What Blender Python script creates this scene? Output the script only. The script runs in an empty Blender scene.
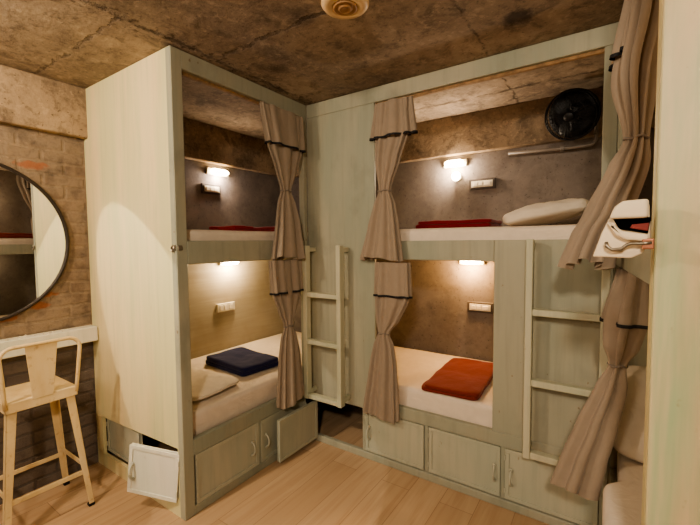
import bpy, bmesh, math, random
from mathutils import Vector, Matrix, noise

random.seed(7)
C = bpy.context.scene.collection
PI = math.pi

def S(r, g, b):
    f = lambda c: (c/255/12.92) if c/255 <= .04045 else ((c/255+.055)/1.055)**2.4
    return (f(r), f(g), f(b), 1.0)

# ------------------------------------------------------------------ objects
ORG = {}
def thing(name, label, cat, loc=(0, 0, 0), group=None):
    o = bpy.data.objects.new(name, None)
    o.empty_display_size = .05
    C.objects.link(o)
    o.location = loc
    o['label'] = label
    o['category'] = cat
    if group:
        o['group'] = group
    ORG[o.name] = Vector(loc)
    return o

def obj(name, bm, mat, parent=None, smooth=False, label=None):
    org = ORG[parent.name] if parent else None
    if org is None:
        # origin at the base of the mesh
        xs = [v.co.x for v in bm.verts]; ys = [v.co.y for v in bm.verts]; zs = [v.co.z for v in bm.verts]
        org = Vector(((min(xs)+max(xs))/2, (min(ys)+max(ys))/2, min(zs)))
        loc = org
    else:
        loc = Vector((0, 0, 0))
    for v in bm.verts:
        v.co -= org
    bmesh.ops.recalc_face_normals(bm, faces=bm.faces)
    me = bpy.data.meshes.new(name)
    bm.to_mesh(me)
    bm.free()
    me.materials.append(mat)
    if smooth:
        for p in me.polygons:
            p.use_smooth = True
    o = bpy.data.objects.new(name, me)
    C.objects.link(o)
    o.location = loc
    if parent:
        o.parent = parent
    ORG[o.name] = org
    if label:
        o['label'] = label
    return o

def tag(o, label, cat, group=None):
    o['label'] = label
    o['category'] = cat
    if group:
        o['group'] = group
    return o

def struct(name, bm, mat):
    o = obj(name, bm, mat)
    o['kind'] = 'structure'
    return o

# ------------------------------------------------------------------ mesh helpers
def B():
    return bmesh.new()

def add(bm, sub, M=None):
    """merge bmesh sub into bm"""
    if M is not None:
        bmesh.ops.transform(sub, matrix=M, verts=sub.verts)
    me = bpy.data.meshes.new('tmp')
    sub.to_mesh(me)
    sub.free()
    bm.from_mesh(me)
    bpy.data.meshes.remove(me)
    return bm

def box(bm, x0, x1, y0, y1, z0, z1, bev=.003, M=None, seg=1):
    s = bmesh.new()
    v = [s.verts.new(p) for p in [(x0, y0, z0), (x1, y0, z0), (x1, y1, z0), (x0, y1, z0),
                                  (x0, y0, z1), (x1, y0, z1), (x1, y1, z1), (x0, y1, z1)]]
    for f in [(0, 3, 2, 1), (4, 5, 6, 7), (0, 1, 5, 4), (1, 2, 6, 5), (2, 3, 7, 6), (3, 0, 4, 7)]:
        s.faces.new([v[i] for i in f])
    if bev > 0:
        bmesh.ops.bevel(s, geom=list(s.edges), offset=bev, segments=seg, affect='EDGES', profile=.5)
    return add(bm, s, M)

def hexa(bm, pts, bev=.003):
    """8 points: bottom loop of 4 then top loop of 4"""
    s = bmesh.new()
    v = [s.verts.new(p) for p in pts]
    for f in [(0, 3, 2, 1), (4, 5, 6, 7), (0, 1, 5, 4), (1, 2, 6, 5), (2, 3, 7, 6), (3, 0, 4, 7)]:
        s.faces.new([v[i] for i in f])
    if bev > 0:
        bmesh.ops.bevel(s, geom=list(s.edges), offset=bev, segments=1, affect='EDGES')
    return add(bm, s)

def prism(bm, poly, z0, z1, bev=.0, seg=2):
    s = bmesh.new()
    lo = [s.verts.new((x, y, z0)) for x, y in poly]
    hi = [s.verts.new((x, y, z1)) for x, y in poly]
    n = len(poly)
    s.faces.new(lo[::-1]); s.faces.new(hi)
    for i in range(n):
        s.faces.new([lo[i], lo[(i+1) % n], hi[(i+1) % n], hi[i]])
    if bev > 0:
        bmesh.ops.bevel(s, geom=list(s.edges), offset=bev, segments=seg, affect='EDGES', profile=.5)
    return add(bm, s)

def tube(bm, pts, r, n=10, closed=False, cap=True):
    pts = [Vector(p) for p in pts]
    rs = r if isinstance(r, (list, tuple)) else [r]*len(pts)
    m = len(pts)
    rings = []
    up = None
    for i, p in enumerate(pts):
        a = pts[(i-1) % m] if (closed or i > 0) else pts[i]
        b = pts[(i+1) % m] if (closed or i < m-1) else pts[i]
        t = (b-a).normalized()
        if up is None:
            up = Vector((0, 0, 1)) if abs(t.z) < .9 else Vector((1, 0, 0))
        s = t.cross(up).normalized()
        u = s.cross(t).normalized()
        up = u
        rings.append([bm.verts.new(p+(s*math.cos(2*PI*k/n)+u*math.sin(2*PI*k/n))*rs[i]) for k in range(n)])
    for i in range(m if closed else m-1):
        A, Bq = rings[i], rings[(i+1) % m]
        for k in range(n):
            bm.faces.new([A[k], A[(k+1) % n], Bq[(k+1) % n], Bq[k]])
    if cap and not closed:
        bm.faces.new(rings[0][::-1]); bm.faces.new(rings[-1])
    return bm

def lathe(bm, prof, M=None, n=40):
    """prof: list of (r,z) revolved about z"""
    s = bmesh.new()
    rings = []
    for r, z in prof:
        if r < 1e-5:
            rings.append([s.verts.new((0, 0, z))])
        else:
            rings.append([s.verts.new((r*math.cos(2*PI*k/n), r*math.sin(2*PI*k/n), z)) for k in range(n)])
    for a, b in zip(rings, rings[1:]):
        if len(a) == 1 and len(b) == 1:
            continue
        for k in range(n):
            k2 = (k+1) % n
            if len(a) == 1:
                s.faces.new([a[0], b[k2], b[k]])
            elif len(b) == 1:
                s.faces.new([a[k], a[k2], b[0]])
            else:
                s.faces.new([a[k], a[k2], b[k2], b[k]])
    return add(bm, s, M)

def lerp(a, b, t):
    return a+(b-a)*t

def interp(keys, z):
    """keys sorted by descending z; smooth (Catmull-Rom, clamped) interpolation of the other columns"""
    n = len(keys)
    if z >= keys[0][0]:
        return keys[0][1:]
    if z <= keys[-1][0]:
        return keys[-1][1:]
    for i in range(n-1):
        if keys[i][0] >= z >= keys[i+1][0]:
            t = (keys[i][0]-z)/(keys[i][0]-keys[i+1][0])
            p0, p1, p2, p3 = keys[max(i-1, 0)], keys[i], keys[i+1], keys[min(i+2, n-1)]
            out = []
            for c in range(1, len(p1)):
                d1 = (p2[c]-p0[c])/max(1e-6, (p0[0]-p2[0]))*(p1[0]-p2[0])
                d2 = (p3[c]-p1[c])/max(1e-6, (p1[0]-p3[0]))*(p1[0]-p2[0])
                h = (2*t**3-3*t**2+1)*p1[c]+(t**3-2*t**2+t)*d1*.7+(-2*t**3+3*t**2)*p2[c]+(t**3-t**2)*d2*.7
                out.append(h)
            return out

def drape(bm, keys, z0, z1, e1, e2, pleats=11, n=176, rows=46, grow=0., phase=0., hem=0., seed=0, thick=False):
    """pleated cloth hung round an axis; keys (z, cx, cy, a, b, amp): a half extent along e1, b along e2"""
    rnd = random.Random(seed)
    ph = [rnd.uniform(0, 6.28) for _ in range(4)]
    e1 = Vector(e1); e2 = Vector(e2)
    rings = []
    for j in range(rows+1):
        f = j/rows
        z = lerp(z0, z1, f)
        cx, cy, a, b, amp = interp(keys, z)
        ring = []
        for k in range(n):
            th = 2*PI*k/n
            ct, st = math.cos(th), math.sin(th)
            sx = math.copysign(abs(ct)**.8, ct); sy = math.copysign(abs(st)**.8, st)
            nrm = (e1*(ct/max(a, .02))+e2*(st/max(b, .02))).normalized()
            w = math.sin(pleats*th+phase+ph[0]+.5*math.sin(3*th+ph[1])+.25*math.sin(z*5+ph[2]))
            w = math.copysign(abs(w)**.75, w)
            w = .72*w+.28*math.sin(max(2, pleats//2)*th+ph[3]+z*1.2)
            d = amp*1.35*w+grow
            p = Vector((cx, cy, 0))+e1*(a*sx)+e2*(b*sy)+nrm*d
            zz = z
            if hem and f > .8:
                zz += hem*(f-.8)/.2*(math.sin(2*th+ph[1])+.5*w)
            ring.append(bm.verts.new((p.x, p.y, zz)))
        rings.append(ring)
    for A, Bq in zip(rings, rings[1:]):
        for k in range(n):
            bm.faces.new([A[k], A[(k+1) % n], Bq[(k+1) % n], Bq[k]])
    return bm

def soft(bm, cx, cy, z0, sx, sy, sz, rot=0., pw=4., n=26, wob=.006, seed=0, M=None, bulge=0., pxy=0.):
    """a soft, rounded cuboid: pillow, quilt or folded cloth (superellipsoid with wobble)"""
    s = bmesh.new()
    bmesh.ops.create_cube(s, size=2)
    bmesh.ops.subdivide_edges(s, edges=list(s.edges), cuts=n, use_grid_fill=True)
    off = Vector((seed*3.17, seed*1.7, seed*.9))
    for v in s.verts:
        c = v.co
        q = (abs(c.x)**pw+abs(c.y)**pw+abs(c.z)**pw)**(1/pw)
        if pxy:
            k = (abs(c.x)**pxy+abs(c.y)**pxy)**(1/pxy)/max(1e-6, max(abs(c.x), abs(c.y)))
            rz = 1-.07*abs(c.z)**5
            c = Vector((c.x/k*rz, c.y/k*rz, c.z))
        else:
            c = c/q
        zt = c.z
        if bulge:
            zt = c.z*(1-bulge*max(abs(c.x), abs(c.y))**2)
        p = Vector((c.x*sx/2, c.y*sy/2, (zt+1)*sz/2))
        nz = noise.noise(Vector((p.x*7, p.y*7, p.z*9))+off)
        n2 = noise.noise(Vector((p.x*19, p.y*19, p.z*19))+off)
        k = max(0, zt*.5+.5)
        p.z += (nz*wob*1.3+n2*wob*.5)*k
        p.x += noise.noise(p*8+off*2)*wob; p.y += noise.noise(p*8-off)*wob
        v.co = p
    T = Matrix.Translation((cx, cy, z0)) @ Matrix.Rotation(rot, 4, 'Z')
    if M is not None:
        T = M
    return add(bm, s, T)

# ------------------------------------------------------------------ materials
class NT:
    def __init__(self, name):
        self.m = bpy.data.materials.new(name)
        self.m.use_nodes = True
        self.t = self.m.node_tree
        self.t.nodes.clear()
        self.out = self.n('ShaderNodeOutputMaterial')
        self.p = self.n('ShaderNodeBsdfPrincipled')
        self.l(self.p.outputs[0], self.out.inputs[0])
        self.geo = self.n('ShaderNodeNewGeometry')
        self.pos = self.geo.outputs['Position']
    def n(self, t, **kw):
        x = self.t.nodes.new(t)
        for k, v in kw.items():
            setattr(x, k, v)
        return x
    def l(self, a, b):
        self.t.links.new(a, b)
    def mapping(self, scale, loc=(0, 0, 0), rot=(0, 0, 0)):
        m = self.n('ShaderNodeMapping')
        m.inputs['Scale'].default_value = scale
        m.inputs['Location'].default_value = loc
        m.inputs['Rotation'].default_value = rot
        self.l(self.pos, m.inputs[0])
        return m.outputs[0]
    def noise(self, vec, scale=5., detail=6., rough=.55, dist=0.):
        x = self.n('ShaderNodeTexNoise')
        x.inputs['Scale'].default_value = scale
        x.inputs['Detail'].default_value = detail
        x.inputs['Roughness'].default_value = rough
        x.inputs['Distortion'].default_value = dist
        self.l(vec, x.inputs['Vector'])
        return x.outputs['Fac']
    def ramp(self, fac, stops):
        r = self.n('ShaderNodeValToRGB')
        e = r.color_ramp.elements
        while len(e) < len(stops):
            e.new(.5)
        for i, (p, c) in enumerate(stops):
            e[i].position = p
            e[i].color = c if len(c) == 4 else (*c, 1)
        self.l(fac, r.inputs[0])
        return r.outputs[0]
    def step(self, fac, a, b):
        x = self.n('ShaderNodeMapRange')
        x.inputs[1].default_value = a; x.inputs[2].default_value = b
        x.interpolation_type = 'SMOOTHSTEP'
        self.l(fac, x.inputs[0])
        return x.outputs[0]
    def mix(self, fac, a, b, mode='MIX'):
        x = self.n('ShaderNodeMix', data_type='RGBA', blend_type=mode)
        for s, v in ((x.inputs[0], fac), (x.inputs[6], a), (x.inputs[7], b)):
            if isinstance(v, (int, float)):
                s.default_value = v
            elif isinstance(v, tuple):
                s.default_value = v
            else:
                self.l(v, s)
        return x.outputs[2]
    def math(self, op, a, b=None, c=None):
        x = self.n('ShaderNodeMath', operation=op)
        for i, v in enumerate((a, b, c)):
            if v is None:
                continue
            if isinstance(v, (int, float)):
                x.inputs[i].default_value = v
            else:
                self.l(v, x.inputs[i])
        return x.outputs[0]
    def xyz(self):
        s = self.n('ShaderNodeSeparateXYZ')
        self.l(self.pos, s.inputs[0])
        return s.outputs
    def col(self, c):
        if isinstance(c, tuple):
            self.p.inputs['Base Color'].default_value = c
        else:
            self.l(c, self.p.inputs['Base Color'])
    def bump(self, h, dist=.01, strength=.5):
        b = self.n('ShaderNodeBump')
        b.inputs['Distance'].default_value = dist
        b.inputs['Strength'].default_value = strength
        self.l(h, b.inputs['Height'])
        self.l(b.outputs[0], self.p.inputs['Normal'])
    def done(self, rough=.6, metal=0., spec=.5):
        self.p.inputs['Roughness'].default_value = rough
        self.p.inputs['Metallic'].default_value = metal
        self.p.inputs['Specular IOR Level'].default_value = spec
        return self.m

def plain(name, c, rough=.6, metal=0., var=.06, scale=14., spec=.5):
    t = NT(name)
    f = t.noise(t.pos, scale, 4)
    dk = tuple(x*(1-var*2.2) for x in c[:3])+(1,)
    lt = tuple(min(1, x*(1+var)) for x in c[:3])+(1,)
    t.col(t.ramp(f, [(.3, dk), (.7, lt)]))
    return t.done(rough, metal, spec)

def paint(name, cream, mint, peach, seed=0., rough=.5, wear=.5, streak=1.):
    t = NT(name)
    v = t.mapping((9*streak, 9*streak, .55), (seed, seed*2, seed))
    v2 = t.mapping((34, 34, 1.6), (seed*3, 0, seed))
    a = t.noise(v, 1., 5, .6, .3)
    b = t.noise(v2, 1., 4, .6)
    c = t.mix(t.step(a, .40, .62), cream, mint)
    a2 = t.noise(t.mapping((5, 5, .8), (7+seed, 3, 1)), 1., 3)
    c = t.mix(t.math('MULTIPLY', t.step(a2, .5, .72), .55), c, peach)
    c = t.mix(t.math('MULTIPLY', t.step(b, .45, .75), .35), c, tuple(x*.78 for x in mint[:3])+(1,))
    blot = t.noise(t.mapping((3.2, 3.2, 2.2), (seed, 5, 2)), 1., 6, .6)
    c = t.mix(t.math('MULTIPLY', t.step(blot, .52, .72), wear*.6), c, tuple(x*.62 for x in mint[:3])+(1,))
    sp = t.noise(t.mapping((26, 26, 18), (2, seed, 8)), 1., 3, .5)
    c = t.mix(t.math('MULTIPLY', t.step(sp, .70, .76), wear), c, S(120, 92, 62))
    t.col(c)
    t.bump(t.math('ADD', b, t.math('MULTIPLY', blot, .6)), .003, .35)
    return t.done(rough, 0, .35)

M = {}
M['paint_light'] = paint('pale_cream_mint_paint', S(224, 207, 162), S(208, 201, 154), S(226, 199, 154), 0., .52, .10, .5)
M['paint_near'] = paint('streaked_mint_cream_paint', S(206, 190, 150), S(156, 176, 136), S(208, 164, 128), 21., .5, .22, .8)
M['paint_green'] = paint('weathered_sage_paint', S(168, 163, 142), S(152, 154, 135), S(168, 157, 132), 4., .5, .7, .22)
M['paint_door'] = paint('sage_cupboard_paint', S(184, 180, 158), S(172, 174, 154), S(182, 174, 150), 9., .45, .45, .3)
M['paint_white'] = paint('off_white_door_paint', S(222, 216, 198), S(212, 210, 190), S(218, 208, 186), 11., .45, .2, .4)
M['paint_ladder'] = paint('ladder_paint', S(196, 190, 164), S(182, 182, 156), S(190, 180, 152), 2., .45, .3, .4)
M['batten'] = plain('raw_wood_batten', S(150, 118, 80), .7, var=.2, scale=30)
M['dark_inside'] = plain('dark_cupboard_inside', S(60, 50, 42), .9)

def concrete(name, c0, c1, c2, seed=0, bump=.012, seams=False, mott=1.):
    t = NT(name)
    big = t.noise(t.mapping((1, 1, 1), (seed, seed, seed)), 1.7, 9, .62, .4)
    mid = t.noise(t.mapping((1, 1, 1), (seed+9, 0, seed)), 6.5, 8, .68, .6)
    fine = t.noise(t.pos, 38, 5, .7)
    c = t.ramp(big, [(.30, c0), (.5, c1), (.70, c2)])
    c = t.mix(t.math('MULTIPLY', t.step(mid, .48, .66), .62*mott), c, tuple(x*.55 for x in c0[:3])+(1,))
    c = t.mix(t.math('MULTIPLY', t.step(fine, .45, .75), .35), c, c2)
    pit = t.noise(t.pos, 60, 2, .5)
    c = t.mix(t.math('MULTIPLY', t.step(pit, .66, .72), .6), c, tuple(x*.35 for x in c0[:3])+(1,))
    gr = t.noise(t.mapping((1, 1, 1), (2, 7, seed)), 17, 7, .72, .3)
    c = t.mix(t.math('MULTIPLY', t.step(gr, .52, .66), .5*mott), c, tuple(x*.62 for x in c0[:3])+(1,))
    c = t.mix(t.math('MULTIPLY', t.step(gr, .46, .36), .35*mott), c, tuple(min(1, x*1.25) for x in c2[:3])+(1,))
    h = t.math('ADD', t.math('MULTIPLY', mid, .6), t.math('MULTIPLY', fine, .3))
    if seams:
        x, y, z = t.xyz()
        wob = t.math('MULTIPLY', t.math('SUBTRACT', t.noise(t.pos, 9, 5, .7), .5), .09)
        def seam(coord, at, w, lim=None):
            d = t.math('ABSOLUTE', t.math('ADD', t.math('SUBTRACT', coord, at), wob))
            m = t.math('SUBTRACT', 1., t.step(d, w*.35, w))
            if lim is not None:
                m = t.math('MULTIPLY', m, lim)
            return m
        left = t.math('LESS_THAN', x, -1.80)
        right = t.math('GREATER_THAN', x, -1.80)
        s = seam(x, -1.80, .022)
        for q in (seam(y, .885, .012, left), seam(y, 1.37, .018, right), seam(y, -.05, .015), seam(x, -.55, .01, t.math('GREATER_THAN', y, .2)),
                  seam(y, 2.75, .02), seam(x, .35, .014)):
            s = t.math('MAXIMUM', s, q)
        rag = t.step(t.noise(t.pos, 11, 6, .75), .40, .58)
        s = t.math('MULTIPLY', s, rag)
        # crumbled plaster spreads out beside the main joint
        d = t.math('ABSOLUTE', t.math('ADD', t.math('SUBTRACT', x, -1.80), t.math('MULTIPLY', wob, 2.)))
        cr = t.math('MULTIPLY', t.math('SUBTRACT', 1., t.step(d, .02, .13)), t.step(t.noise(t.pos, 24, 4, .7), .54, .62))
        c = t.mix(t.math('MULTIPLY', cr, .75), c, S(70, 54, 42))
        c = t.mix(t.math('MULTIPLY', s, .62), c, S(70, 58, 47))
        # damp patch
        def patch(px, py, r0, r1):
            vx = t.math('SUBTRACT', x, px); vy = t.math('SUBTRACT', y, py)
            rr = t.math('SQRT', t.math('ADD', t.math('MULTIPLY', vx, vx), t.math('MULTIPLY', vy, vy)))
            rr = t.math('ADD', rr, t.math('MULTIPLY', t.math('SUBTRACT', t.noise(t.pos, 11, 6, .7), .5), .22))
            return t.math('SUBTRACT', 1., t.step(rr, r0, r1))
        for (px, py, r0, r1, k) in ((-.35, 1.90, .03, .10, .8), (-.30, 1.72, .02, .07, .6), (-1.60, 1.66, .02, .09, .35), (-1.15, 1.36, .02, .10, .5)):
            c = t.mix(t.math('MULTIPLY', patch(px, py, r0, r1), k), c, S(40, 31, 26))
        h = t.math('SUBTRACT', h, t.math('MULTIPLY', s, .8))
    t.col(c)
    t.bump(h, bump, .7)
    return t.done(.85, 0, .25)

M['ceiling'] = concrete('rough_concrete_ceiling', S(118, 105, 92), S(150, 135, 118), S(184, 167, 147), 3, .014, True)
M['beam'] = concrete('rough_concrete_beam', S(112, 96, 79), S(146, 126, 103), S(180, 156, 126), 8, .016)
M['plaster'] = concrete('grey_cement_plaster', S(106, 97, 90), S(122, 112, 104), S(140, 129, 119), 5, .004, False, .45)

def brick_wall():
    t = NT('old_brick_wall')
    x, y, z = t.xyz()
    cv = t.n('ShaderNodeCombineXYZ')
    w = t.noise(t.pos, 5, 4, .6)
    t.l(t.math('ADD', y, t.math('MULTIPLY', w, .02)), cv.inputs[0])
    t.l(t.math('ADD', z, t.math('MULTIPLY', w, .035)), cv.inputs[1])
    def br(c1, c2, mo, ms):
        b = t.n('ShaderNodeTexBrick')
        b.inputs['Scale'].default_value = 1.
        b.inputs['Brick Width'].default_value = .23
        b.inputs['Row Height'].default_value = .075
        b.inputs['Mortar Size'].default_value = ms
        b.inputs['Mortar Smooth'].default_value = .6
        b.inputs['Color1'].default_value = c1
        b.inputs['Color2'].default_value = c2
        b.inputs['Mortar'].default_value = mo
        t.l(cv.outputs[0], b.inputs['Vector'])
        return b
    b1 = br(S(140, 112, 86), S(122, 98, 78), S(154, 130, 102), .012)
    b2 = br(S(128, 116, 104), S(110, 100, 92), S(100, 92, 86), .010)
    big = t.noise(t.pos, 3.4, 8, .65, .5)
    mid = t.noise(t.mapping((1, 1, 1), (4, 4, 4)), 11, 7, .7)
    up = t.mix(t.math('ADD', t.math('MULTIPLY', t.step(big, .36, .6), .28), .68), b1.outputs[0], t.ramp(mid, [(.32, S(96, 85, 74)), (.5, S(134, 118, 100)), (.68, S(164, 145, 120))]))
    up = t.mix(t.math('MULTIPLY', t.step(mid, .52, .70), .6), up, S(92, 78, 66))
    rn = t.noise(t.mapping((1, 1, 1.4), (1.3, 2.1, .42)), 14, 5, .65)
    for (py, pz, ay, az) in ((.868, 1.973, .085, .026), (.880, 1.190, .075, .022), (.845, 1.128, .080, .022), (.700, 1.075, .06, .025), (.55, 2.02, .09, .026), (-.1, 1.2, .1, .03), (-.3, 1.8, .1, .03)):
        dy = t.math('DIVIDE', t.math('SUBTRACT', y, py), ay)
        dz = t.math('DIVIDE', t.math('SUBTRACT', z, pz), az)
        rr = t.math('ADD', t.math('ADD', t.math('MULTIPLY', dy, dy), t.math('MULTIPLY', dz, dz)), t.math('MULTIPLY', t.math('SUBTRACT', rn, .5), 4.5))
        up = t.mix(t.math('MULTIPLY', t.math('SUBTRACT', 1., t.step(rr, .3, 1.3)), .7), up, S(154, 92, 62))
    low = t.mix(t.math('MULTIPLY', t.step(mid, .42, .66), .75), b2.outputs[0], S(104, 94, 87))
    zz = t.step(z, .87, .93)
    t.col(t.mix(zz, low, up))
    t.bump(t.math('ADD', t.math('MULTIPLY', b1.outputs['Fac'], -.25), mid), .014, .8)
    return t.done(.9, 0, .2)
M['brick'] = brick_wall()

def floor_mat():
    t = NT('oak_laminate_planks')
    x, y, z = t.xyz()
    cv = t.n('ShaderNodeCombineXYZ')
    t.l(y, cv.inputs[0]); t.l(t.math('ADD', x, .005), cv.inputs[1])
    b = t.n('ShaderNodeTexBrick')
    b.inputs['Scale'].default_value = 1.
    b.inputs['Brick Width'].default_value = 1.25
    b.inputs['Row Height'].default_value = .19
    b.inputs['Mortar Size'].default_value = .0016
    b.inputs['Mortar Smooth'].default_value = .3
    b.inputs['Color1'].default_value = S(198, 168, 134)
    b.inputs['Color2'].default_value = S(180, 149, 115)
    b.inputs['Mortar'].default_value = S(140, 108, 78)
    b.offset = .37
    t.l(cv.outputs[0], b.inputs['Vector'])
    g = t.noise(t.mapping((26, 1.1, 1)), 1., 7, .65, .6)
    g2 = t.noise(t.mapping((7, .8, 1), (3, 1, 0)), 1., 5, .6, 1.2)
    c = t.mix(t.math('MULTIPLY', t.step(g, .42, .70), .40), b.outputs[0], S(160, 124, 90))
    c = t.mix(t.math('MULTIPLY', t.step(g2, .5, .72), .35), c, S(212, 182, 146))
    t.col(c)
    t.bump(t.math('SUBTRACT', t.math('MULTIPLY', g, .2), b.outputs['Fac']), .002, .3)
    t.p.inputs['Coat Weight'].default_value = .08
    return t.done(.42, 0, .4)
M['floor'] = floor_mat()

def fabric(name, c, wr=.004, scale=9., weave=True, var=.1):
    t = NT(name)
    f = t.noise(t.pos, scale, 5, .55, .6)
    g = t.noise(t.pos, 420, 2, .5)
    dk = tuple(q*(1-var) for q in c[:3])+(1,)
    t.col(t.mix(t.math('MULTIPLY', g, .35), t.ramp(f, [(.3, dk), (.7, c)]), dk))
    t.bump(t.math('ADD', f, t.math('MULTIPLY', g, .05)) if weave else f, wr, .55)
    t.p.inputs['Sheen Weight'].default_value = .15
    return t.done(.9, 0, .15)

def sheet(name, c):
    t = NT(name)
    w = t.noise(t.mapping((1, 1, 1.6)), 5.5, 5, .5, 1.6)
    rid = t.math('ABSOLUTE', t.math('SUBTRACT', w, .5))
    rid = t.math('SUBTRACT', 1., t.step(rid, 0., .10))
    f = t.noise(t.pos, 17, 4, .5, .6)
    t.col(t.ramp(f, [(.3, tuple(q*.92 for q in c[:3])+(1,)), (.7, c)]))
    t.bump(t.math('ADD', t.math('MULTIPLY', rid, .4), f), .006, .4)
    return t.done(.85, 0, .2)

M['curtain'] = fabric('taupe_curtain_cloth', S(156, 140, 122), .002, 20)
M['trim'] = plain('black_braid', S(24, 22, 24), .8)
M['sheet'] = sheet('cream_bed_sheet', S(226, 210, 190))
M['pillow'] = sheet('off_white_pillow_case', S(224, 210, 190))
M['navy'] = fabric('navy_fleece', S(34, 36, 72), .004, 30)
M['orange'] = fabric('rust_red_fleece', S(124, 46, 24), .004, 30)
M['maroon'] = fabric('maroon_fleece', S(118, 26, 26), .004, 26)
M['pinkred'] = fabric('red_fleece', S(150, 40, 38), .004, 26)
M['handle'] = plain('grey_painted_handle', S(182, 180, 160), .4, .0)
M['steel'] = plain('dull_steel', S(150, 140, 124), .35, .8)
M['black'] = plain('black_plastic', S(10, 10, 11), .45, spec=.3)
M['void'] = plain('opening_black', S(9, 8, 8), 1., spec=0.)
M['blackrubber'] = plain('black_rubber', S(18, 17, 16), .8)
M['white_plastic'] = plain('white_plastic', S(222, 212, 190), .4, var=.02)
M['grey_box'] = plain('grey_back_box', S(84, 74, 66), .6)
M['switch'] = plain('ivory_switch', S(236, 224, 200), .35, var=.02)
M['cap'] = plain('ceiling_disc_cream', S(226, 196, 150), .45, var=.03)
M['cap_dark'] = plain('ceiling_disc_ring', S(168, 132, 94), .5, var=.03)
M['conduit'] = plain('grey_conduit', S(118, 108, 98), .5)
M['red_inside'] = plain('dark_red_lining', S(120, 44, 36), .7)
M['latch'] = plain('copper_latch', S(168, 112, 86), .4, .4)
M['canvas'] = fabric('cream_canvas', S(232, 214, 184), .003, 14)
M['rope'] = fabric('taupe_cord', S(132, 120, 108), .002, 60)
M['ply'] = None

def stool_mat():
    t = NT('weathered_cream_stool_paint')
    a = t.noise(t.mapping((7, 7, 2.2)), 1., 6, .6, .4)
    b = t.noise(t.pos, 30, 5, .65)
    c = t.ramp(a, [(.3, S(212, 184, 134)), (.55, S(224, 200, 154)), (.75, S(230, 212, 174))])
    c = t.mix(t.math('MULTIPLY', t.step(b, .56, .72), .45), c, S(166, 120, 70))
    t.col(c)
    t.bump(b, .002, .2)
    return t.done(.45, 0, .4)
M['stool'] = stool_mat()

def ply_mat():
    t = NT('tan_lining_board')
    g = t.noise(t.mapping((1, 1.2, 26)), 1., 6, .6, .8)
    f = t.noise(t.pos, 3, 5, .6)
    c = t.ramp(g, [(.3, S(160, 148, 126)), (.7, S(174, 162, 138))])
    c = t.mix(t.math('MULTIPLY', t.step(f, .45, .7), .4), c, S(150, 134, 106))
    t.col(c)
    return t.done(.6, 0, .3)
M['ply'] = ply_mat()

def mirror_mat():
    t = NT('mirror_silver')
    f = t.noise(t.pos, 4, 3)
    t.col(t.ramp(f, [(.0, (.86, .87, .85, 1)), (1., (.9, .9, .88, 1))]))
    return t.done(.015, 1.)
M['mirror'] = mirror_mat()

def glow(name, c, s):
    t = NT(name)
    t.col(S(250, 240, 220))
    t.p.inputs['Emission Color'].default_value = c
    t.p.inputs['Emission Strength'].default_value = s
    return t.done(.4)
M['bulb'] = glow('warm_bulb_glow', (1, .74, .42, 1), 18)
M['bulb_soft'] = glow('small_bulb_glow', (1, .80, .55, 1), 9)

# ------------------------------------------------------------------ measures
H = 2.5
XA, YA, XW, YB, YW = -1.85, 1.143, -2.87, 2.195, 3.11
XR = 1.06
def cx_front(y):                       # the right bunk's front is set a little askew
    return .094-.0618*(y-YA)

# ------------------------------------------------------------------ shell
bm = B(); box(bm, XW-.1, XR+.1, -3.3, YW+.1, -.1, 0, 0); struct('floor', bm, M['floor'])
bm = B(); box(bm, XW-.1, XR+.1, -3.3, YW+.1, H, H+.12, 0); struct('ceiling', bm, M['ceiling'])
bm = B(); box(bm, XW-.1, XW, -3.3, YA+.01, 0, H, 0); struct('wall_left', bm, M['brick'])
bm = B(); box(bm, XW-.1, XW, YA+.01, YW, 0, H, 0); struct('wall_left_rear', bm, M['plaster'])
bm = B(); box(bm, XW-.1, XR+.1, YW, YW+.1, 0, H, 0); struct('wall_back', bm, M['plaster'])
bm = B(); box(bm, XR, XR+.1, -3.3, YW, 0, H, 0); struct('wall_right', bm, M['plaster'])
bm = B(); box(bm, XW, XR, -3.3, -3.2, 0, H, 0); struct('wall_front', bm, M['plaster'])
bm = B(); box(bm, XW, -2.81, -3.2, YW, 2.185, H, .006); struct('trim_1', bm, M['beam'])
bm = B(); box(bm, -2.81, XR, 3.05, YW, 2.19, H, .006); struct('trim_2', bm, M['beam'])

# ------------------------------------------------------------------ handles and cupboard doors
def pull(bm, p, axis_out, h=.085, out=.028, r=.006):
    """vertical bow handle at p; axis_out unit vector"""
    o = Vector(axis_out)
    pts = []
    for i in range(13):
        t = -1+2*i/12
        d = out*math.cos(t*PI/2)**.6 if abs(t) < .999 else 0
        pts.append(Vector(p)+o*d+Vector((0, 0, t*h/2)))
    tube(bm, pts, r, 8)
    for s in (-1, 1):
        c = Vector(p)+Vector((0, 0, s*h/2))
        lathe(bm, [(0, 0), (.011, 0), (.011, .004), (.006, .006), (0, .006)],
              Matrix.Translation(c) @ o.to_track_quat('Z', 'Y').to_matrix().to_4x4(), 12)
    return bm

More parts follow.
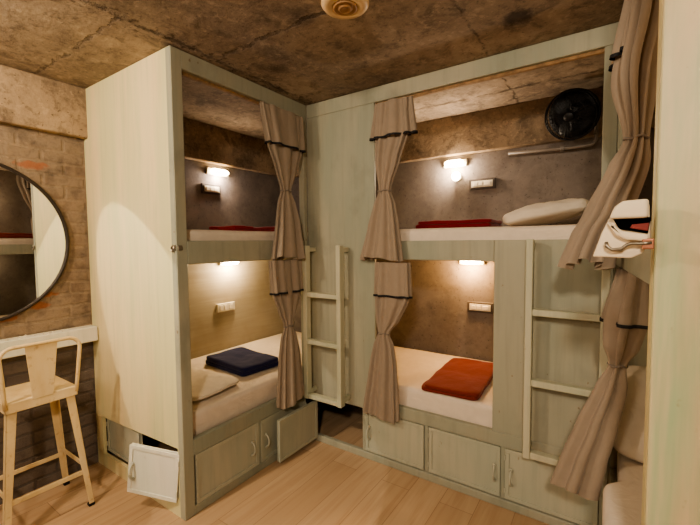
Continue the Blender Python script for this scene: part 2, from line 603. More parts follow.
def panel_door(root, w, z0, z1, origin, yaw, handle_u, mat, hinge_u=0., tilt=0.):
    """framed leaf; local u from origin, local -v is the outward face; yaw turns it, tilt lifts its free end"""
    T = Matrix.Translation((origin[0], origin[1], 0)) @ Matrix.Rotation(yaw, 4, 'Z')
    if tilt:
        T = T @ Matrix.Translation((0, 0, z0)) @ Matrix.Rotation(tilt, 4, 'Y') @ Matrix.Translation((0, 0, -z0))
    b = B()
    fw = .022
    box(b, .002, w-.002, .002, .016, z0+.002, z1-.002, .001, T)
    for fa, fb in ((-.004, .0018), (.0162, .021)):
        box(b, 0, w, fa, fb, z1-fw, z1, .0015, T)
        box(b, 0, w, fa, fb, z0, z0+fw, .0015, T)
        box(b, 0, fw, fa, fb, z0+fw, z1-fw, .0015, T)
        box(b, w-fw, w, fa, fb, z0+fw, z1-fw, .0015, T)
    d = obj('door', b, mat, root)
    hb = B()
    n = T.to_3x3() @ Vector((0, -1, 0))
    p = T @ Vector((handle_u, -.004, (z0+z1)/2-.01))
    pull(hb, p, n)
    obj('handle', hb, M['handle'], d, True)
    for zz in (z0+.05, z1-.05):
        hg = B()
        q = T @ Vector((hinge_u, -.006, zz))
        tube(hg, [q-Vector((0, 0, .014)), q+Vector((0, 0, .014))], .0035, 8)
        obj('hinge', hg, M['handle'], d)
    return d

# ------------------------------------------------------------------ left bunk
A = thing('bunk_bed', 'tall cream and sage bunk on the left, its plain end panel beside the round mirror', 'bunk bed', (-2.35, 2.1, 0), 'built-in curtained bunks')
# end panel with the low hatch cut out
b = B()
x0, x1 = XW+.002, XA-.012
hl, hr = -2.78, -1.905
tl, tr, bl, br_ = .338, .388, .085, .105
y0, y1 = YA, YA+.02
def slab(pts):
    hexa(b, [(p[0], y0, p[1]) for p in pts[:2]]+[(p[0], y1, p[1]) for p in pts[1::-1]] +
         [(p[0], y0, p[1]) for p in pts[2:]]+[(p[0], y1, p[1]) for p in pts[:1:-1]], 0)
slab([(x0, tl), (x1, tr), (x0, H-.002), (x1, H-.002)])
slab([(x0, .0), (x1, .0), (x0, bl), (x1, br_)])
slab([(x0, bl), (hl, bl), (x0, tl), (hl, tl)])
slab([(hr, br_), (x1, br_), (hr, tr), (x1, tr)])
obj('end_panel', b, M['paint_light'], A)
b = B(); box(b, XA-.045, XA, YA-.003, YA+.062, 0, H-.002, .004); obj('corner_post', b, M['paint_green'], A)
b = B(); box(b, XA-.045, XA, YB-.045, YB-.002, .34, 2.403, .004); obj('inner_post', b, M['paint_green'], A)
b = B(); box(b, XA-.03, XA-.001, YA+.06, YB-.002, 2.403, H-.002, .003); obj('top_fascia', b, M['paint_green'], A)
b = B(); box(b, XA-.05, XA-.03, YA+.06, YB-.045, 2.388, 2.42, .002); obj('batten', b, M['batten'], A)
b = B(); box(b, XA-.035, XA, YA+.06, YB-.045, 1.385, 1.512, .004); obj('middle_rail', b, M['paint_green'], A)
b = B(); box(b, XA-.035, XA, YA+.06, YB-.045, .335, .425, .004); obj('bottom_rail', b, M['paint_green'], A)
b = B(); box(b, XW+.002, XA-.035, YA+.02, YW-.003, 1.40, 1.425, .002); obj('upper_deck', b, M['paint_green'], A)
b = B(); box(b, XW+.002, XA-.035, YA+.02, YW-.003, .36, .39, .002); obj('lower_deck', b, M['dark_inside'], A)
b = B(); box(b, -2.868, -2.835, YA+.02, YW-.003, .40, 1.40, .002); obj('lining_board', b, M['ply'], A)
b = B(); box(b, XA-.03, XA-.002, YA+.06, YB-.002, 0, .05, .004)
box(b, XA-.03, XA-.004, 1.672, 1.690, .05, .335, .002)
obj('plinth', b, M['paint_green'], A)
b = B(); box(b, XA-.02, XA-.001, YB+.02, YW-.003, .345, H-.002, .002); obj('partition', b, M['paint_green'], A)
# doors under the left lower bed
panel_door(A, .455, .052, .333, (XA-.006, 1.216), PI/2, .40, M['paint_door'])
panel_door(A, .45, .052, .333, (XA-.006, 1.692), PI/2, .045, M['paint_door'], .45)
# hatch doors in the end panel
panel_door(A, .41, .10, .335, (-2.775, YA+.028), 0, .375, M['paint_door'])
b = B()
HD = Matrix.Identity(4)
panel_door(A, .305, .118, .392, (-1.912-.305*math.cos(math.radians(24)), YA-.010-.305*math.sin(math.radians(24))), math.radians(24), .03, M['paint_white'], .305, math.radians(6))
# hasp on the corner post
b = B()
box(b, XA-.03, XA-.002, YA-.010, YA-.003, 1.462, 1.490, .002)
tube(b, [(XA-.02+.012*math.cos(a), YA-.012, 1.47+.014*math.sin(a)) for a in [i*2*PI/14 for i in range(14)]], .004, 6, True)
box(b, XA-.001, XA+.006, YA+.005, YA+.03, 1.462, 1.488, .002)
obj('hasp', b, M['steel'], A)

# ------------------------------------------------------------------ back bunk
Bk = thing('bunk_bed', 'sage green bunk across the back of the room, between the left and right bunks', 'bunk bed', (-.9, 2.6, 0), 'built-in curtained bunks')
XB1 = .03
f0, f1 = YB, YB+.022
b = B(); box(b, XA+.001, -1.278, f0, f1, .345, 2.402, .003); obj('side_panel', b, M['paint_green'], Bk)
b = B(); box(b, XA+.001, XB1, f0-.002, f1, 2.402, H-.002, .003); obj('top_fascia', b, M['paint_green'], Bk)
b = B(); box(b, -1.278, -.03, f1, f1+.02, 2.386, 2.42, .002); obj('batten', b, M['batten'], Bk)
b = B(); box(b, -.03, XB1, f0, f1+.03, 1.502, 2.402, .003); obj('jamb_post', b, M['paint_green'], Bk)
b = B(); box(b, -1.278, -.516, f0, f1+.01, 1.383, 1.502, .003); obj('middle_rail', b, M['paint_green'], Bk)
b = B(); box(b, -.515, XB1, f0, f1, .425, 1.502, .002); obj('ladder_panel', b, M['paint_green'], Bk)
b = B(); box(b, -1.372, XB1, f0-.003, f1+.01, .345, .425, .004); obj('bottom_rail', b, M['paint_green'], Bk)
b = B(); box(b, XA+.001, XB1, f1, YW-.003, 1.40, 1.425, .002); obj('upper_deck', b, M['paint_green'], Bk)
b = B(); box(b, XA+.001, XB1, f1, YW-.003, .36, .39, .002); obj('lower_deck', b, M['dark_inside'], Bk)
b = B()
box(b, XA+.001, XB1, f0-.012, f1, 0, .048, .004)
for xx in (-1.372, -.911, -.456):
    box(b, xx-.012, xx+.012, f0+.002, f1, .048, .345, .002)
box(b, -.003, XB1, f0+.001, f1, .048, .345, .002)
obj('plinth', b, M['paint_green'], Bk)
b = B()
hexa(b, [(-1.80, 2.24, .33), (-1.76, 2.24, .30), (-1.76, 2.27, .30), (-1.80, 2.27, .33),
         (-1.66, 2.50, .20), (-1.62, 2.50, .17), (-1.62, 2.53, .17), (-1.66, 2.53, .20)], .001)
obj('brace', b, M['batten'], Bk)
for (xa, xb, hu, rev) in ((-1.357, -.927, .03, 0), (-.894, -.468, .395, 0), (-.443, -.005, .032, 0)):
    panel_door(Bk, xb-xa, .055, .342, (xa, f0-.001), 0, hu, M['paint_door'])
# the open door, swung out square along the left bunk
panel_door(Bk, .40, .03, .315, (-1.792, YB-.012), math.radians(-90.5), .36, M['paint_door'])

# ------------------------------------------------------------------ right bunk (front slightly askew)
Cb = thing('bunk_bed', 'cream bunk at the right edge, its end board nearest the camera', 'bunk bed', (.55, 2.1, 0), 'built-in curtained bunks')
def cslab(bm, ya, yb, z0, z1, t=.03, out=0., bev=.003):
    hexa(bm, [(cx_front(ya)-out, ya, z0), (cx_front(ya)+t, ya, z0), (cx_front(yb)+t, yb, z0), (cx_front(yb)-out, yb, z0),
              (cx_front(ya)-out, ya, z1), (cx_front(ya)+t, ya, z1), (cx_front(yb)+t, yb, z1), (cx_front(yb)-out, yb, z1)], bev)
b = B(); box(b, cx_front(YA), XR-.002, YA-.004, YA+.016, 0, H-.002, .003); obj('end_panel', b, M['paint_near'], Cb)
b = B(); cslab(b, YA+.017, YA+.06, 0, H-.002, .045); obj('corner_post', b, M['paint_light'], Cb)
b = B(); cslab(b, 2.13, 2.192, .345, H-.1); obj('inner_post', b, M['paint_green'], Cb)
b = B(); cslab(b, YA+.05, 2.19, 2.403, H-.002); obj('top_fascia', b, M['paint_green'], Cb)
b = B(); cslab(b, YA+.05, 2.13, 1.385, 1.50); obj('middle_rail', b, M['paint_green'], Cb)
b = B(); cslab(b, YA+.05, 2.13, .335, .425); obj('bottom_rail', b, M['paint_green'], Cb)
b = B(); cslab(b, YA+.05, 2.19, 0, .335, .02, -.004); obj('plinth', b, M['paint_green'], Cb)
b = B(); box(b, .125, XR-.002, YA+.02, 2.19, 1.40, 1.425, .002); obj('upper_deck', b, M['paint_green'], Cb)
b = B(); box(b, .125, XR-.002, YA+.02, YW-.003, .36, .39, .002); obj('lower_deck', b, M['dark_inside'], Cb)
b = B(); box(b, .062, XR-.002, 2.20, 2.222, .392, 1.44, .002); obj('foot_panel', b, M['paint_green'], Cb)
b = B(); box(b, .04, .06, 2.225, YW-.003, 0, H-.002, .002); obj('partition', b, M['paint_green'], Cb)

# ------------------------------------------------------------------ mattresses
def mattress(poly, z0, z1, label, seed, drop=None):
    s = B()
    prism(s, poly, z0, z1, 0)
    bmesh.ops.bevel(s, geom=list(s.edges), offset=.028, segments=4, affect='EDGES', profile=.5)
    bmesh.ops.triangulate(s, faces=[f for f in s.faces if len(f.verts) > 4])
    bmesh.ops.subdivide_edges(s, edges=[e for e in s.edges if e.calc_length() > .08], cuts=10, use_grid_fill=True)
    off = Vector((seed*2.3, seed, 0))
    for v in s.verts:
        k = noise.noise(v.co*6+off)*.003+noise.noise(v.co*17+off)*.0015
        v.co.z += k*(1 if v.co.z > (z0+z1)/2 else .3)
    return tag(obj('mattress', s, M['sheet'], None, True), label, 'mattress', 'sheeted mattresses on the bunks')
def rect(a, b_, c, d):
    return [(a, c), (b_, c), (b_, d), (a, d)]
mattress(rect(-2.825, XA-.05, 1.21, 3.03), .392, .55, 'cream sheeted mattress on the left lower bunk under the navy blanket', 1)
mattress(rect(-2.80, XA-.052, 1.21, 3.03), 1.427, 1.575, 'cream sheeted mattress edge on the left upper bunk', 2)
mattress(rect(XA+.03, .0, YB+.036, 3.08), .392, .55, 'cream sheeted mattress on the back lower bunk under the rust red blanket', 3)
mattress(rect(XA+.03, -.035, YB+.034, 3.04), 1.427, 1.578, 'cream sheeted mattress on the back upper bunk under the maroon blanket', 4)
mattress([(.010, 1.215), (.98, 1.215), (.98, 2.19), (.13, 2.19), (.13, 2.10), (.062, 2.10), (.062, 1.80), (.010, 1.74)], .427, .56, 'cream sheeted mattress overhanging the right lower bunk', 5)
mattress(rect(.13, 1.0, 1.21, 2.185), 1.427, 1.575, 'cream sheeted mattress on the right upper bunk, seen in the mirror', 6)

# ------------------------------------------------------------------ blankets and pillows
def blanket(cx, cy, z, sx, sy, sz, rot, mat, label, layers=3, seed=0):
    b = B()
    h = sz/layers
    for i in range(layers):
        k = (.0, .012, -.008, .004)[i % 4]
        soft(b, cx+k, cy-k*.7, z+i*h*.93, sx-abs(k)*1.5, sy-abs(k), h*1.12, rot+.012*(i-1), 11, 24, .0055, seed+i, pxy=14)
    return tag(obj('folded_blanket', b, mat, None, True), label, 'blanket', 'folded blankets on the bunks')
blanket(-2.33, 1.95, .553, .51, .35, .068, math.radians(-4), M['navy'], 'folded navy blue blanket on the left lower bunk', 2, 1)
blanket(-.80, 2.56, .553, .36, .68, .048, math.radians(3), M['orange'], 'folded rust red blanket on the back lower bunk', 2, 4)
blanket(-.85, 2.62, 1.581, .50, .40, .055, math.radians(2), M['maroon'], 'folded maroon blanket on the back upper bunk', 2, 8)
blanket(-2.36, 2.42, 1.578, .42, .40, .05, 0, M['maroon'], 'folded dark red blanket on the left upper bunk', 2, 12)
blanket(-2.50, 2.02, 1.578, .30, .24, .05, .1, M['pinkred'], 'folded pinkish red blanket on the left upper bunk, nearer its lamp', 2, 14)
blanket(.40, 1.62, 1.578, .50, .62, .06, 0, M['orange'], 'folded red blanket on the right upper bunk, seen in the mirror', 2, 17)

def pillow(cx, cy, z, sx, sy, sz, rot, label, seed, M_=None):
    b = B()
    soft(b, cx, cy, z, sx, sy, sz, rot, 3.2, 26, .010, seed, M_, .62, pxy=6)
    return tag(obj('pillow', b, M['pillow'], None, True), label, 'pillow', 'cream bed pillows')
pillow(-2.27, 1.45, .552, .60, .40, .066, math.radians(6), 'flat cream pillow at the near end of the left lower bunk', 3)
P2 = Matrix.Translation((-.31, 2.66, 1.600)) @ Matrix.Rotation(math.radians(4), 4, 'Z') @ Matrix.Rotation(math.radians(-10), 4, 'Y')
pillow(0, 0, 0, .46, .42, .13, 0, 'cream pillow at the right end of the back upper bunk', 5, P2)
P = Matrix.Translation((.31, 1.97, .575)) @ Matrix.Rotation(math.radians(72), 4, 'X') @ Matrix.Translation((0, .19, -.06))
pillow(0, 0, 0, .56, .40, .15, 0, 'cream pillow propped upright on the right lower bunk', 9, P)

# ------------------------------------------------------------------ ladders
def ladder(xl, xr, zt, zb, rungs, yf, label, open_top=True):
    L = thing('bunk_ladder', label, 'ladder', ((xl+xr)/2, yf, zb), 'wooden ladders fixed to the back bunk')
    w = .034
    dp = .05
    for x in (xl, xr-w):
        b = B(); box(b, x, x+w, yf, yf+dp, zb, zt, .003); obj('rail', b, M['paint_ladder'], L)
    for z in rungs:
        b = B(); box(b, xl+w, xr-w, yf+.003, yf+dp-.003, z-.017, z+.017, .003); obj('rung', b, M['paint_ladder'], L)
    for x in (xl+w/2, xr-w/2):
        for z in (zt-.03, zb+.04):
            b = B(); box(b, x-.013, x+.013, yf+dp, YB-.0035, z-.015, z+.015, .002); obj('standoff', b, M['paint_ladder'], L)
    return L
ladder(-1.805, -1.475, 1.475, .365, (1.125, .785, .385), YB-.125, 'pale wooden ladder in the corner beside the left bunk curtains')
ladder(-.338, .018, 1.505, .372, (1.135, .772, .392), YB-.105, 'pale wooden ladder right of the back lower bunk, partly behind the grey curtain')

# ------------------------------------------------------------------ curtains
def curtain(keys, z0, z1, vkeys, vz, e1, e2, ztie, label, seed, pleats=11, hem=.012):
    cx, cy = interp(keys, ztie)[:2]
    T = thing('curtain', label, 'curtain', (cx, cy, z1), 'grey curtains tied back at the bunks')
    b = B(); drape(b, keys, z0, z1, e1, e2, pleats, seed=seed, hem=hem); obj('drape', b, M['curtain'], T, True)
    b = B(); drape(b, vkeys, z0+.004, vz, e1, e2, pleats, seed=seed+50, rows=20, grow=.004); va = obj('valance', b, M['curtain'], T, True)
    b = B(); drape(b, vkeys, vz+.004, vz-.009, e1, e2, pleats, seed=seed+50, rows=3, grow=.008)
    obj('braid', b, M['trim'], va, True, 'black braid edging')
    _, _, a, bb, amp = interp(keys, ztie)
    b = B()
    e1v, e2v = Vector(e1), Vector(e2)
    tube(b, [Vector((cx, cy, ztie+.004*math.sin(k*.9)))+e1v*((a+amp*.75+.002)*math.cos(k*2*PI/28))+e2v*((bb+amp*.75+.002)*math.sin(k*2*PI/28)) for k in range(28)], .0045, 8, True)
    obj('tie_cord', b, M['rope'], T, True)
    return T

# back bunk: e1 along x, hung just in front of the board
yc = YB-.038
X = (1, 0, 0); Y = (0, 1, 0)
curtain([(2.365, -1.118, yc, .112, .014, .010), (2.2, -1.125, yc, .112, .016, .012), (2.0, -1.160, yc, .080, .018, .011), (1.82, -1.18, yc, .040, .020, .006),
         (1.74, -1.182, yc-.004, .070, .024, .010), (1.60, -1.186, yc-.012, .100, .030, .014), (1.365, -1.197, yc-.026, .146, .036, .018)], 2.365, 1.385,
        [(2.365, -1.118, yc, .114, .017, .010), (2.15, -1.118, yc-.008, .140, .024, .013)], 2.155, X, Y, 1.82,
        'grey curtain tied at the left of the back upper bunk', 1, 8)
yc = YB-.042
curtain([(1.366, -1.125, yc, .114, .014, .010), (1.15, -1.128, yc, .112, .016, .011), (1.0, -1.160, yc, .074, .018, .010), (.905, -1.188, yc, .034, .018, .005),
         (.83, -1.188, yc-.004, .060, .020, .010), (.70, -1.192, yc-.006, .082, .022, .012), (.36, -1.207, yc-.012, .114, .026, .015)], 1.362, .348,
        [(1.366, -1.125, yc, .116, .017, .010), (1.15, -1.122, yc-.006, .124, .020, .012)], 1.155, X, Y, .905,
        'grey curtain tied at the left of the back lower bunk', 2, 8)
# left bunk: e1 along y, in front of its face
xc = XA+.036
curtain([(2.372, xc, 1.905, .190, .014, .010), (2.15, xc, 1.925, .155, .016, .012), (1.97, xc, 1.93, .085, .018, .010), (1.845, xc, 1.925, .038, .020, .006),
         (1.77, xc+.004, 1.928, .070, .024, .010), (1.64, xc+.012, 1.93, .098, .030, .014), (1.39, xc+.028, 1.915, .140, .036, .018)], 2.372, 1.392,
        [(2.372, xc, 1.905, .192, .017, .010), (2.14, xc+.008, 1.925, .170, .024, .012)], 2.14, Y, X, 1.845,
        'grey curtain tied at the right of the left upper bunk', 3, 8)
xc = XA+.044
curtain([(1.376, xc+.004, 1.900, .140, .014, .010), (1.18, xc+.004, 1.910, .130, .016, .012), (1.02, xc, 1.918, .072, .018, .010), (.925, xc, 1.92, .034, .018, .005),
         (.85, xc+.002, 1.922, .064, .020, .010), (.70, xc+.004, 1.925, .090, .022, .012), (.40, xc+.008, 1.925, .115, .026, .014)], 1.376, .385,
        [(1.376, xc+.004, 1.900, .142, .017, .010), (1.17, xc+.008, 1.905, .140, .022, .012)], 1.165, Y, X, .925,
        'grey curtain tied at the right of the left lower bunk, beside the corner ladder', 4, 8)
# right bunk: pulled out into the room
curtain([(2.398, .108, 1.78, .040, .15, .018), (2.25, .094, 1.76, .044, .15, .022), (2.08, .070, 1.76, .044, .11, .022), (1.865, .080, 1.76, .028, .036, .009),
         (1.78, .062, 1.77, .043, .060, .016), (1.60, .000, 1.80, .054, .090, .022), (1.52, -.036, 1.81, .060, .10, .022), (1.40, -.068, 1.82, .070, .12, .024)], 2.398, 1.40,
        [(2.398, .098, 1.80, .046, .13, .016), (2.15, .058, 1.79, .046, .12, .018)], 2.165, X, Y, 1.865,
        'large grey curtain tied at the right bunk upper bed, nearest the top right', 5, 9, .02)
curtain([(1.380, .090, 1.90, .034, .12, .012), (1.22, .072, 1.88, .056, .14, .016), (1.08, .058, 1.89, .048, .09, .014), (.985, .048, 1.90, .025, .032, .007),
         (.90, .030, 1.90, .042, .055, .013), (.72, -.020, 1.90, .060, .080, .016), (.56, -.065, 1.90, .068, .095, .018), (.43, -.095, 1.90, .075, .11, .020)], 1.380, .43,
        [(1.380, .090, 1.90, .038, .12, .012), (1.18, .074, 1.88, .064, .14, .016)], 1.18, X, Y, .985,
        'grey curtain tied at the right bunk lower bed, hem swung over the ladder', 6, 6, .02)

# ------------------------------------------------------------------ bunk lamps and switches
def lamp_light(p, e, r=.03, c=(1, .76, .50)):
    l = bpy.data.lights.new('bunk_lamp', 'POINT')
    l.energy = e; l.shadow_soft_size = r; l.color = c
    o = bpy.data.objects.new('bunk_lamp', l)
    C.objects.link(o); o.location = p
    return o

def frame_on_wall(p, n):
    """matrix with local z = wall normal n, local x horizontal, local y up"""
    n = Vector(n); up = Vector((0, 0, 1)); x = up.cross(n)
    m = Matrix((x, up, n)).transposed().to_4x4()
    return Matrix.Translation(p) @ m

def batten_light(p, n, w, label):
    T = thing('wall_light', label, 'light', p, 'small lights inside the bunks')
    W = frame_on_wall(p, n)
    b = B(); box(b, -w/2, w/2, -.028, .028, 0, .022, .004, W); obj('light_base', b, M['white_plastic'], T)
    b = B()
    pts = [W @ Vector((-w*.40+w*.8*i/10, 0, .046)) for i in range(11)]
    tube(b, pts, [.010, .020]+[.024]*7+[.020, .010], 14); obj('light_tube', b, M['bulb'], T, True, 'glowing warm tube')
    return T
batten_light((-2.868, 2.17, 2.118), (1, 0, 0), .22, 'glowing light on the wall of the left upper bunk')
batten_light((-2.834, 2.24, 1.325), (1, 0, 0), .20, 'glowing light under the deck of the left lower bunk')
batten_light((-1.04, 3.109, 2.128), (0, -1, 0), .19, 'glowing light under the beam in the back upper bunk')
batten_light((-.90, 3.109, 1.335), (0, -1, 0), .20, 'glowing light under the deck of the back lower bunk')
T = thing('wall_light', 'small round bulb just below the main light in the back upper bunk', 'light', (-1.02, 3.109, 2.018), 'small lights inside the bunks')
W = frame_on_wall((-1.02, 3.109, 2.018), (0, -1, 0))
b = B(); lathe(b, [(0, 0), (.032, 0), (.032, .012), (.02, .02), (0, .02)], W, 24); obj('light_base', b, M['white_plastic'], T, True)
b = B(); lathe(b, [(.014, .02), (.03, .032), (.038, .052), (.03, .074), (0, .084)], W, 24); obj('bulb', b, M['bulb_soft'], T, True)

E_ = dict(AU=3.6, AL=8, BU=7.5, BL=9, CU=4, CL=2)
lamp_light((-2.825, 2.17, 2.07), E_['AU'], c=(1, .84, .72))
lamp_light((-2.74, 2.24, 1.30), E_['AL'])
lamp_light((-1.04, 3.035, 2.08), E_['BU'], c=(1, .80, .60))
lamp_light((-.90, 3.01, 1.30), E_['BL'], c=(1, .58, .25))
lamp_light((.95, 1.38, 2.05), E_['CU'])
lamp_light((.95, 1.38, 1.25), E_['CL'])

def switch_plate(p, n, w, h, label, keys, boxed=True):
    T = thing('switch_plate', label, 'switch plate', p, 'switch plates inside the bunks')
    W = frame_on_wall(p, n)
    b = B()
    if boxed:
        box(b, -w/2-.020, w/2+.020, -h/2-.016, h/2+.016, 0, .016, .003, W)
        obj('back_box', b, M['grey_box'], T)
        b = B()
    box(b, -w/2, w/2, -h/2, h/2, .0165 if boxed else 0, .022, .004 if not boxed else .001, W); obj('face_plate', b, M['white_plastic'], T)
    for k, (u, sw) in enumerate(keys):
        b = B(); box(b, u*w-sw/2, u*w+sw/2, -h*.28, h*.28, .020, .028, .002, W); obj('switch', b, M['switch'], T)
    return T
ks = [(-.30, .03), (-.06, .03), (.26, .045)]
switch_plate((-2.868, 2.105, 1.965), (1, 0, 0), .150, .052, 'small switch plate under the light in the left upper bunk', ks)
switch_plate((-2.834, 2.195, .925), (1, 0, 0), .19, .075, 'white switch plate on the tan lining of the left lower bunk', ks, False)
switch_plate((-.825, 3.109, 1.945), (0, -1, 0), .165, .050, 'switch plate in a dark box in the back upper bunk', ks)
switch_plate((-.83, 3.109, .965), (0, -1, 0), .165, .052, 'switch plate lit orange in the back lower bunk', ks)

# ------------------------------------------------------------------ wall fan and conduit
fc = Vector((-.205, 2.87, 2.300))
T = thing('wall_fan', 'black wall fan on the beam in the back upper bunk', 'fan', (fc.x, 3.05, fc.z))
fn = Vector((-.25, -.9, -.38)).normalized()
W = Matrix.Translation(fc) @ fn.to_track_quat('Z', 'Y').to_matrix().to_4x4()
b = B()
box(b, fc.x-.045, fc.x+.045, 3.026, 3.052, fc.z-.02, fc.z+.12, .006)
obj('wall_bracket', b, M['black'], T)
b = B(); tube(b, [(fc.x, 3.03, fc.z+.05), (fc.x, 2.97, fc.z+.05), W @ Vector((0, 0, -.07))], .018, 10); obj('arm', b, M['black'], T, True)
b = B(); lathe(b, [(0, -.11), (.035, -.108), (.052, -.09), (.056, -.04), (.045, -.02), (0, -.018)], W, 28); obj('motor', b, M['black'], T, True)
b = B(); lathe(b, [(0, -.062), (.10, -.056), (.142, -.034), (.146, -.030), (.10, -.050), (0, -.056)], W, 40); obj('back_guard', b, M['black'], T, True)
gr = B()
R_ = .150
for z, rr in ((-.035, R_), (.0, R_+.004), (.035, R_)):
    tube(gr, [W @ Vector((rr*math.cos(a), rr*math.sin(a), z)) for a in [i*2*PI/48 for i in range(48)]], .0045, 6, True)
for k in range(36):
    a = k*2*PI/36
    for s in (-1, 1):
        pts = [W @ Vector((q*math.cos(a), q*math.sin(a), z)) for q, z in ((.03, s*.058), (.09, s*.055), (.13, s*.045), (R_, s*.01))]
        tube(gr, pts, .0016, 4)
for rr, z in ((.06, .057), (.10, .053)):
    tube(gr, [W @ Vector((rr*math.cos(a), rr*math.sin(a), z)) for a in [i*2*PI/40 for i in range(40)]], .0018, 4, True)
obj('grille', gr, M['black'], T, True)
b = B(); lathe(b, [(0, .066), (.022, .064), (.032, .058), (.032, .05), (0, .05)], W, 28); obj('hub_cap', b, M['black'], T, True)
for k in range(3):
    s = B()
    n1, n2 = 8, 6
    vs = []
    for i in range(n1+1):
        r = .02+.112*i/n1
        wd = .25+.55*math.sin(PI*min(1, .25+.75*i/n1))
        row = []
        for j in range(n2+1):
            q = (j/n2-.5)*wd*1.5
            row.append(s.verts.new(W @ Vector((r*math.cos(q+k*2*PI/3), r*math.sin(q+k*2*PI/3), (j/n2-.5)*.03+.015))))
        vs.append(row)
    for i in range(n1):
        for j in range(n2):
            s.faces.new([vs[i][j], vs[i+1][j], vs[i+1][j+1], vs[i][j+1]])
    obj('blade', s, M['black'], T, True)

T = thing('conduit_pipe', 'thin grey conduit pipe bending down beside the black fan', 'pipe', (-.10, 3.04, 2.10))
def onw(u, z, y=3.036):
    return Vector((u, y, z))
b = B()
arc = [onw(-.075-.04+.04*math.cos(a), 2.17+.04*math.sin(a)) for a in [-i*PI/2/8 for i in range(9)]]
arc2 = [onw(-.075-.04+.04*math.cos(a), 2.40+.04*math.sin(a)) for a in [i*PI/2/8 for i in range(8, -1, -1)]]
tube(b, [onw(-.16, 2.44)]+arc2+arc+[Vector((-.20, 3.036, 2.128)), Vector((-.62, 3.036, 2.141))], .012, 10)
obj('pipe', b, M['conduit'], T, True)
for q in (onw(-.075, 2.30), Vector((-.27, 3.036, 2.13)), onw(-.075, 2.20)):
    b = B()
    box(b, q.x-.013, q.x+.013, q.y-.014, YW if q.z < 2.185 else 3.05, q.z-.013, q.z+.013, .003)
    obj('clip', b, M['conduit'], T)

# ------------------------------------------------------------------ mirror, ledge
my, mz, mr = .560, 1.517, .466
W = Matrix.Translation((XW+.001, my, mz)) @ Matrix.Rotation(PI/2, 4, 'Y')
T = thing('round_mirror', 'large round mirror in a thin dark frame on the brick wall', 'mirror', (XW, my, mz-mr))
b = B(); lathe(b, [(mr-.022, .0), (mr, .0), (mr+.001, .022), (mr-.006, .028), (mr-.016, .026), (mr-.018, .014)], W, 96); obj('frame', b, plain('dark_bronze_frame', S(58, 50, 44), .45, .3), T, True)
b = B(); lathe(b, [(0, .016), (mr-.014, .016), (mr-.014, .004), (0, .004)], W, 96); obj('glass', b, M['mirror'], T)

T = thing('wall_ledge', 'long pale painted wooden ledge on the wall below the round mirror', 'shelf', (-2.83, .1, .855))
b = B()
box(b, XW+.001, -2.775, -1.2, YA-.006, .862, .958, .004); obj('front_board', b, M['paint_white'], T)
random.seed(3)
tb = B()
for i in range(26):
    yy = random.gauss(.80, .12)
    rr = random.uniform(.003, .009)
    s = B(); bmesh.ops.create_icosphere(s, subdivisions=1, radius=rr)
    for v in s.verts:
        v.co *= random.uniform(.7, 1.3)
        v.co.z *= .6
    add(tb, s, Matrix.Translation((XW+random.uniform(.02, .085), yy, .958+rr*.4)))
cr = obj('plaster_crumbs', tb, M['white_plastic']); tag(cr, 'white plaster crumbs scattered on the wooden ledge', 'crumbs'); cr['kind'] = 'stuff'

# ------------------------------------------------------------------ bar stool
SX0, SX1, SYc = -2.765, -2.455, .733
T = thing('bar_stool', 'cream painted metal bar stool with a low back, at the ledge below the mirror', 'stool', ((SX0+SX1)/2, SYc, 0))
sz = .705
b = B()
s = bmesh.new()
hw = .158
poly = [(SX0, SYc-hw), (SX1, SYc-hw), (SX1, SYc+hw), (SX0, SYc+hw)]
lo = []
prism(b, poly, sz-.012, sz, .005, 2)
# slim pressed skirt round the seat
for (xa, xb, ya, yb) in ((SX1-.006, SX1, SYc-hw, SYc+hw), (SX0, SX0+.006, SYc-hw, SYc+hw), (SX0, SX1, SYc-hw, SYc-hw+.006), (SX0, SX1, SYc+hw-.006, SYc+hw)):
    box(b, xa, xb, ya, yb, sz-.052, sz-.004, .002)
box(b, (SX0+SX1)/2-.012, (SX0+SX1)/2+.012, SYc-.05, SYc+.05, sz-.002, sz+.0015, .001)
obj('seat', b, M['stool'], T)
feet = {}
for sxn, (xt, xb_) in {'n': (SX1-.018, -2.415), 'w': (SX0+.018, -2.785)}.items():
    for sg in (-1, 1):
        yt, yb_ = SYc+sg*(hw-.012), SYc+sg*.200
        ox = 1 if sxn == 'n' else -1
        b = B()
        wt, wb = .042, .026
        # angle-section leg: two tapering flanges
        def flange(dx0, dx1, dy0, dy1):
            def q(x, y, k):
                return (x-ox*dx1*k, y-sg*dy1*k)
            pts = []
            for (xx, yy, zz, k) in ((xb_, yb_, .015, wb/wt), (xt, yt, sz-.03, 1.)):
                x_a, x_b = xx-ox*dx0*k, xx-ox*dx1*k
                y_a, y_b = yy-sg*dy0*k, yy-sg*dy1*k
                pts += [(x_a, y_a, zz), (x_b, y_a, zz), (x_b, y_b, zz), (x_a, y_b, zz)]
            hexa(b, pts, .0015)
        flange(0, .006, 0, wt)
        flange(0, wt, 0, .006)
        lg = obj('leg', b, M['stool'], T)
        b = B(); box(b, xb_-ox*.028 if ox > 0 else xb_-.002, xb_+.002 if ox > 0 else xb_+.028, min(yb_+sg*.002, yb_-sg*.028), max(yb_+sg*.002, yb_-sg*.028), 0, .018, .003)
        obj('foot_cap', b, M['blackrubber'], lg)
        feet[(sxn, sg)] = (Vector((xb_, yb_, .0)), Vector((xt, yt, sz-.03)))
def legpt(k, z):
    a, c = feet[k]
    t = z/c.z
    return a+(c-a)*t
